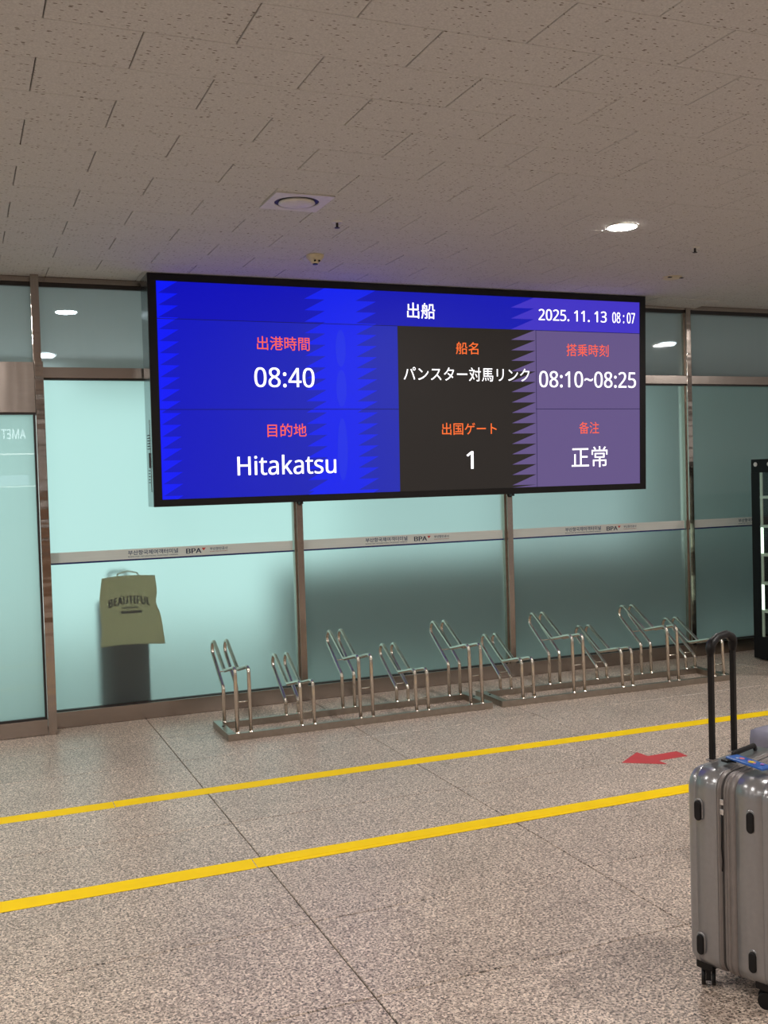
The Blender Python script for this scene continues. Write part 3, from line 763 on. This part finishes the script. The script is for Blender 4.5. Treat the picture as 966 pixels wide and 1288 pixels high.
# ================================================================== SILVER SUITCASE
RW = math.radians(20)
suit = empty('suitcase', (2.04, 2.585, 0), RW)      # local x = width, local -y = towards the hall camera (depth)
tag(suit, 'silver hard-shell suitcase with raised black handle at the right edge', 'suitcase')
SW, Z0, Z1 = 0.415, 0.062, 0.682
def rrect(w0, w1, z0, z1, r, n=7):
    pts = []
    for cx, cz, a0 in ((w1-r, z1-r, 0), (w0+r, z1-r, 90), (w0+r, z0+r, 180), (w1-r, z0+r, 270)):
        for k in range(n+1):
            a = math.radians(a0+90*k/n); pts.append((cx+r*math.cos(a), cz+r*math.sin(a)))
    return pts
def loft(rings, R=0.055, cap0=True, cap1=True):
    """rings: (depth, inset)"""
    bm = bmesh.new(); RR = []
    for s_, ins in rings:
        pp = rrect(ins, SW-ins, Z0+ins, Z1-ins, max(R-ins*0.6, 0.01))
        RR.append([bm.verts.new((x, -s_, zz)) for x, zz in pp])
    n = len(RR[0])
    for a, b in zip(RR, RR[1:]):
        for i in range(n):
            j = (i+1) % n; f = bm.faces.new((a[i], a[j], b[j], b[i])); f.smooth = True
    if cap0: bm.faces.new(list(reversed(RR[0])))
    if cap1: bm.faces.new(RR[-1])
    bmesh.ops.recalc_face_normals(bm, faces=bm.faces)
    return bm
def rnd(s0, s1, r, n=6):     # quarter round going from inset r at s0 to inset 0
    return [(s0+(s1-s0)*(1-math.cos(math.pi/2*k/n)), r*(1-math.sin(math.pi/2*k/n))) for k in range(n+1)]
link('shell', loft(rnd(0.0, 0.034, 0.030) + [(0.036, 0.0), (0.0365, 0.0012), (0.0385, 0.0012), (0.039, 0.0), (0.104, 0.0), (0.107, 0.002)]), MT['suit'], suit)
link('zip_band', loft([(0.107, 0.003), (0.108, 0.0005), (0.114, 0.0005), (0.115, 0.004), (0.119, 0.004), (0.1195, 0.0055), (0.1265, 0.0055), (0.127, 0.004), (0.131, 0.004), (0.132, 0.0005), (0.136, 0.0005), (0.137, 0.003)]), MT['suit_trim'], suit)
link('zip_teeth', loft([(0.1205, 0.0035), (0.1255, 0.0035)]), MT['suit_zip'], suit)
link('expansion_band', loft([(0.137, 0.003), (0.138, 0.0), (0.142, -0.001), (0.146, 0.0), (0.1465, 0.002), (0.149, 0.002), (0.1495, 0.0), (0.165, 0.0), (0.166, 0.004), (0.168, 0.004)]), MT['suit_trim'], suit)
link('shell', loft([(0.168, 0.004), (0.1695, 0.0), (0.250, 0.0), (0.2505, 0.0015), (0.2525, 0.0015), (0.253, 0.0)] + [(0.29-(s_-0.0)*1.0 if False else s_, i_) for s_, i_ in [(0.29-q[0], q[1]) for q in reversed(rnd(0.0, 0.034, 0.030))]]), MT['suit'], suit)
# side bumpers and their rims on the flank
def capsule(bm, s0, zc, w, h, x0, x1, n=8):
    pts = []
    r = w/2
    for cz, a0 in ((zc+h/2-r, 0), (zc-h/2+r, 180)):
        for k in range(n+1):
            a = math.radians(a0+180*k/n); pts.append((s0+r*math.cos(a), cz+r*math.sin(a)))
    A = [bm.verts.new((x0, -p[0], p[1])) for p in pts]; B = [bm.verts.new((x1+(0.003 if x1 < x0 else 0), -p[0], p[1])) for p in pts]
    sc = 0.75; c0 = (s0, zc)
    Cc = [bm.verts.new((x1, -(c0[0]+(p[0]-c0[0])*sc), c0[1]+(p[1]-c0[1])*(1-(1-sc)*w/h))) for p in pts]
    m = len(pts)
    for P_, Q in ((A, B), (B, Cc)):
        for i in range(m):
            f = bm.faces.new((P_[i], P_[(i+1) % m], Q[(i+1) % m], Q[i])); f.smooth = True
    bm.faces.new(Cc)
    bmesh.ops.recalc_face_normals(bm, faces=bm.faces)
for s0 in (0.046, 0.217):
    for zc in (0.558, 0.142):
        bm = bmesh.new(); capsule(bm, s0, zc+0.003, 0.030, 0.072, 0.004, -0.0025); link('bumper_rim', bm, MT['suit'], suit)
        bm = bmesh.new(); capsule(bm, s0, zc, 0.0235, 0.062, 0.004, -0.009); link('side_bumper', bm, MT['rubber'], suit)
# wheels: four twin casters
def caster(x, s0, ang):
    c = empty('caster', (x, -s0, 0)); c.parent = suit; c.rotation_euler[2] = ang
    bm = bmesh.new(); lathe(bm, (0, 0, 0), [(0.0, 0.075), (0.024, 0.075), (0.026, 0.058), (0.018, 0.05), (0.0, 0.05)], 20); box(bm, -0.008, 0.008, -0.012, 0.022, 0.018, 0.055); link('fork', bm, MT['rubber'], c)
    for s_ in (-1, 1):
        bm = bmesh.new(); cyl(bm, (s_*0.015-0.006, 0.004, 0.0255), 0.025, 0.012, 24, 'x'); link('wheel', bm, MT['rubber'], c)
caster(0.042, 0.045, -1.05); caster(0.042, 0.240, 0.45); caster(SW-0.045, 0.045, 1.2); caster(SW-0.045, 0.235, 0.1)
for x in (0.04, SW-0.04):
    for s0 in (0.045, 0.240):
        bm = bmesh.new(); box(bm, x-0.026, x+0.026, -s0-0.028, -s0+0.026, 0.058, 0.085, 0, 0.006); link('wheel_housing', bm, MT['black'], suit)
# telescopic handle
hnd = [(0.131, -0.020), (0.266, -0.020)]
for (x, y) in hnd:
    bm = bmesh.new(); box(bm, x-0.0085, x+0.0085, y-0.0075, y+0.0075, 0.672, 1.035, 0, 0.003); link('handle_tube', bm, MT['black'], suit)
    bm = bmesh.new(); box(bm, x-0.015, x+0.015, y-0.014, y+0.016, 0.680, 0.6845, 0, 0.002); link('tube_collar', bm, MT['suit_trim'], suit)
bm = bmesh.new()
path = fillet([(hnd[0][0], -0.020, 1.012), (hnd[0][0]-0.002, -0.020, 1.046), (hnd[0][0]+0.04, -0.020, 1.066), (hnd[1][0]-0.035, -0.020, 1.070), (hnd[1][0]+0.004, -0.020, 1.050), (hnd[1][0], -0.020, 1.012)], [0, 0.022, 0.03, 0.03, 0.022, 0], 6)
n = len(path); radii = []
for i, p_ in enumerate(path):
    e = min(i, n-1-i); radii.append(0.0105 if e == 0 else 0.0145 if e < 8 else 0.012)
tube(bm, path, 0.012, 14, True, radii)
link('grip', bm, MT['black'], suit)
# carry handle on top, strap loop, zip pulls
bm = bmesh.new()
tube(bm, fillet([(0.17, -0.065, 0.684), (0.18, -0.065, 0.700), (0.31, -0.065, 0.700), (0.32, -0.065, 0.684)], [0, 0.012, 0.012, 0], 4), 0.009, 10, True, flat=0.6)
link('carry_handle', bm, MT['black'], suit)
for zz in (0.60, 0.57):
    bm = bmesh.new(); box(bm, -0.006, 0.001, -0.133, -0.121, zz-0.008, zz+0.010, 0, 0.002); link('zip_puller', bm, MT['chrome'], suit)
bm = bmesh.new(); tube(bm, [(-0.004, -0.125, 0.575), (-0.005, -0.126, 0.52), (-0.004, -0.124, 0.46), (-0.004, -0.127, 0.42), (-0.003, -0.124, 0.39)], 0.0022, 6); link('pull_cord', bm, MT['rubber'], suit)

# luggage tag lying on the suitcase
tg = empty('luggage_tag', (2.192, 2.470, 0.690), math.radians(-86)); tag(tg, 'blue printed luggage tag lying on top of the silver suitcase', 'luggage tag')
bm = bmesh.new(); box(bm, -0.074, 0.074, -0.024, 0.024, 0.012, 0.018, 0, 0.0025); o = link('tag_plate', bm, MT['tag_blue'], tg); o.rotation_euler = (0, 0.03, 0)
def blob(cx, cy, a, b, mat, z0=0.0192, h=0.0008, n=14, wob=0.25):
    bm = bmesh.new(); ps = []
    for k in range(n):
        an = 2*math.pi*k/n; q = 1+random.uniform(-wob, wob); ps.append((cx+a*q*math.cos(an), cy+b*q*math.sin(an)))
    lo = [bm.verts.new((p[0], p[1], z0-0.001)) for p in ps]; hi = [bm.verts.new((p[0], p[1], z0+h)) for p in ps]
    for i in range(n): bm.faces.new((lo[i], lo[(i+1) % n], hi[(i+1) % n], hi[i]))
    bm.faces.new(hi); link('printed_patch', bm, mat, tg)
blob(-0.032, 0.003, 0.009, 0.008, MT['tag_red']); blob(-0.044, -0.006, 0.004, 0.004, MT['white_plastic'])
blob(0.012, -0.002, 0.011, 0.009, MT['tag_yellow']); blob(0.027, -0.006, 0.004, 0.004, MT['tag_lilac']); blob(0.045, 0.006, 0.006, 0.005, MT['tag_lilac']); blob(-0.006, 0.004, 0.003, 0.004, MT['tag_lilac'])
bm = bmesh.new(); tube(bm, [(-0.058, 0, 0.012), (-0.075, 0.004, 0.016), (-0.092, 0.014, 0.010), (-0.098, 0.003, 0.006), (-0.085, -0.012, 0.005), (-0.066, -0.010, 0.005), (-0.050, -0.004, 0.006)], 0.0045, 8, True, flat=0.5)
link('strap', bm, MT['black'], tg)
bm = bmesh.new(); box(bm, -0.09, -0.06, -0.028, -0.010, 0.001, 0.009, 0, 0.003); link('buckle', bm, MT['black'], tg)

# lilac-grey bag behind the suitcase, cut by the frame
bag = empty('travel_bag', (2.885, 3.02, 0), math.radians(12)); tag(bag, 'lilac-grey travel bag behind the silver suitcase, cut off by the frame', 'bag')
bm = bmesh.new(); box(bm, 0.0, 0.34, -0.02, 0.20, 0.005, 0.575, 0, 0.045); link('body', bm, MT['lilac'], bag, True)
bm = bmesh.new(); tube(bm, fillet([(0.14, 0.09, 0.568), (0.15, 0.09, 0.605), (0.29, 0.09, 0.605), (0.30, 0.09, 0.568)], [0, 0.025, 0.025, 0], 5), 0.012, 8); link('top_handle', bm, MT['lilac'], bag)
bm = bmesh.new(); box(bm, 0.02, 0.06, -0.024, -0.018, 0.535, 0.56, 0, 0.002); link('buckle', bm, MT['black'], bag)

# ================================================================== SUITCASE AND TOTE BEHIND THE GLASS
dk = empty('cabin_trolley', (1.025, 7.40, 0)); tag(dk, 'dark trolley case standing behind the frosted glass at the left', 'suitcase')
bm = bmesh.new(); box(bm, -0.165, 0.165, -0.12, 0.10, 0.05, 0.80, 0, 0.03); link('body', bm, MT['dark_case'], dk)
bm = bmesh.new(); tube(bm, fillet([(-0.075, 0.06, 0.78), (-0.075, 0.06, 1.0), (0.045, 0.06, 1.0), (0.045, 0.06, 0.78)], [0, 0.02, 0.02, 0], 4), 0.011, 8); link('pull_handle', bm, MT['suit_trim'], dk)
for sx in (-0.12, 0.12):
    for sy in (-0.09, 0.07):
        bm = bmesh.new(); cyl(bm, (sx-0.012, sy, 0.026), 0.025, 0.024, 16, 'x'); link('wheel', bm, MT['rubber'], dk)
tb = empty('tote_bag', (1.055, 7.2185, 0.50)); tag(tb, 'tan canvas tote printed BEAUTIFUL hanging behind the frosted glass', 'bag')
bm = bmesh.new(); nx, nz = 16, 18; gr = []
def tb_pt(i, j, back):
    u, v = i/nx, j/nz
    xl = -0.205+0.02*v+0.008*math.sin(v*7); xr = 0.235-0.055*v-0.02*math.exp(-((v-0.62)/0.12)**2)
    x = xl+(xr-xl)*u; zz = v*0.47+0.012*math.sin(u*3+0.5)+(0.012*u if j == nz else 0)
    y = 0.0012*math.sin(u*9+v*5)+0.0010*math.sin(v*14)
    th = 0.024*math.sin(math.pi*u)**0.5*(1-0.6*v)
    return (x, y+(th if back else 0), zz)
F_ = [[bm.verts.new(tb_pt(i, j, False)) for j in range(nz+1)] for i in range(nx+1)]
B_ = [[bm.verts.new(tb_pt(i, j, True)) for j in range(nz+1)] for i in range(nx+1)]
for i in range(nx):
    for j in range(nz):
        f = bm.faces.new((F_[i][j], F_[i+1][j], F_[i+1][j+1], F_[i][j+1])); f.smooth = True
        f = bm.faces.new((B_[i+1][j], B_[i][j], B_[i][j+1], B_[i+1][j+1])); f.smooth = True
for i in range(nx): bm.faces.new((F_[i][0], B_[i][0], B_[i+1][0], F_[i+1][0]))
link('bag_body', bm, MT['canvas'], tb)
for (body, a, b, c, d, arc) in (('BEAUTIFUL', -0.14, 0.14, 0.270, 0.324, 0.022),):
    o = text_mesh(body, a, b, c, d, MT['canvas_ink'], tb, bold=0.035, off=0, arc=arc, keep=1.12)
    if o: o.rotation_euler = (math.pi/2, 0, 0); o.location = (0, -0.0042, 0)
for (a, b, c, d) in ((-0.045, 0.055, 0.262, 0.268), (-0.06, 0.08, 0.226, 0.242)):      # two lines of print too small to read
    bm = bmesh.new(); box(bm, a, b, -0.0045, -0.0036, c, d); link('printed_line', bm, MT['canvas_ink'], tb)
bm = bmesh.new(); tube(bm, [(-0.09, 0.006, 0.45), (-0.07, 0.01, 0.50), (0.0, 0.04, 0.515), (0.06, 0.02, 0.50), (0.08, 0.006, 0.46)], 0.005, 8); link('strap', bm, MT['canvas'], tb)

# ================================================================== LIT DISPLAY CABINET AT THE RIGHT
CB = (6.115, 6.81)       # back-left corner
cb = empty('display_cabinet', (CB[0], CB[1], 0)); tag(cb, 'black glass display cabinet with lit shelves by the right edge', 'display cabinet')
DW, DD, HH = 0.80, 0.95, 1.67
def cbx(name, x0, x1, y0, y1, z0, z1, mat, bev=0.0): return bx(name, x0, x1, y0, y1, z0, z1, mat, cb, bev)
cbx('plinth', 0, DW, -DD, 0, 0.012, 0.20, MT['black_matt'], 0.004)
for x in (0.05, DW-0.05):
    for y in (-0.05, -DD+0.05):
        bm = bmesh.new(); cyl(bm, (x, y, 0), 0.02, 0.014, 12); link('foot', bm, MT['rubber'], cb)
cbx('header', 0, DW, -DD, 0, 1.56, HH, MT['black_matt'], 0.004)
for x in (0.0, DW-0.07):
    for y in (-0.098, -DD): cbx('corner_post', x, x+0.07, y, y+0.098, 0.20, 1.56, MT['black_matt'])
cbx('back_panel', 0.05, DW-0.07, -0.04, -0.02, 0.20, 1.56, MT['dark_case'])
for zz in (1.356, 1.117, 0.880, 0.645, 0.413):
    cbx('shelf', 0.0, DW-0.02, -DD+0.098, -0.098, zz-0.011, zz+0.011, MT['shelf'])
bmz = [(1.366, 1.56, 0), (1.128, 1.345, 0), (0.891, 1.106, 1), (0.656, 0.869, 0), (0.424, 0.634, 1), (0.20, 0.402, 0)]
for za, zb, lit in bmz:
    cbx('light_strip' if lit else 'inner_frame', 0.001, 0.012, -0.120, -0.099, za, zb, MT['case_led'] if lit else MT['shelf'])
for (y0, y1) in ((-0.52, -0.505), (-0.85, -0.835)): cbx('divider', 0.10, 0.11, y0, y1, 0.20, 1.56, MT['suit_trim'])
cbx('side_glass', -0.005, -0.001, -DD+0.098, -0.098, 0.20, 1.56, MT['case_glass'])
for k in range(6):
    bm = bmesh.new(); cyl(bm, (-0.007, -0.055-0.154*k, 1.628), 0.018, 0.010, 18, 'x'); link('header_knob', bm, MT['white_plastic'], cb)
def goods(name, x, y, z, parts, label, cat):
    t = empty(name, (CB[0]+x, CB[1]+y, z)); tag(t, label, cat)
    for nm, c, r, mat in parts:
        bm = bmesh.new(); bmesh.ops.create_icosphere(bm, subdivisions=2, radius=1.0)
        for v in bm.verts: v.co = Vector((v.co.x*r[0]+c[0], v.co.y*r[1]+c[1], v.co.z*r[2]+c[2]))
        link(nm, bm, mat, t, True)
goods('plush_toy', 0.10, -0.205, 1.129, [('body', (0, 0, 0.055), (0.05, 0.06, 0.055), MT['white_plastic']), ('head', (-0.01, 0.01, 0.13), (0.035, 0.04, 0.035), MT['tag_yellow']), ('bow', (-0.02, 0.05, 0.175), (0.02, 0.035, 0.02), MT['tag_red'])], 'white and pink toy on the second shelf of the lit cabinet', 'toy')
goods('plush_toy', 0.22, -0.33, 1.129, [('body', (0, 0, 0.06), (0.06, 0.07, 0.06), MT['canvas']), ('head', (0, 0, 0.14), (0.04, 0.045, 0.04), MT['tag_lilac'])], 'tan and lilac toy behind the white one in the lit cabinet', 'toy')
for k, (zz, mt, nm) in enumerate(((0.891, 'cream', 'cream boxed goods on the lit middle shelf of the cabinet'), (0.424, 'counter', 'brown boxed goods on the lower lit shelf of the cabinet'))):
    t = bx('goods_box', -0.09, 0.09, -0.07, 0.07, 0.0005, 0.10, MT[mt]); t.location = (CB[0]+0.20, CB[1]-0.24, zz); tag(t, nm, 'box')

# ================================================================== WHAT THE DOOR GLASS MIRRORS: A SHOP FRONT ACROSS THE HALL
shop = empty('shop_front', (1.0, -3.1, 0)); tag(shop, kind='structure')
def sbx(name, x0, x1, y0, y1, z0, z1, mat): return bx(name, x0-1.0, x1-1.0, y0+3.1, y1+3.1, z0, z1, mat, shop)
sbx('rear_wall', -3.0, 6.0, -3.5, -3.4, 0, CZ, MT['shop_wall'])
sbx('fascia', -3.0, 6.0, -3.4, -3.14, 2.25, 2.70, MT['shop_wall'])
sbx('counter', -3.0, 6.0, -3.3, -2.9, 0, 1.05, MT['counter'])
sbx('strip_light', -2.0, 3.0, -3.13, -3.10, 2.14, 2.16, MT['strip'])
sbx('strip_light', -2.0, 3.0, -3.13, -3.10, 1.635, 1.648, MT['strip'])
sbx('monitor', 0.45, 1.03, -3.13, -3.10, 1.66, 1.82, MT['monitor'])
o = text_mesh('AMET', -0.36, 0.0, 0, 0.15, MT['sign'], shop, bold=0.0, off=0)
if o:
    o.rotation_euler = (math.pi/2, 0, math.pi); o.location = (-0.36+0.01, -0.03, 2.39); o.name = 'sign_letters'
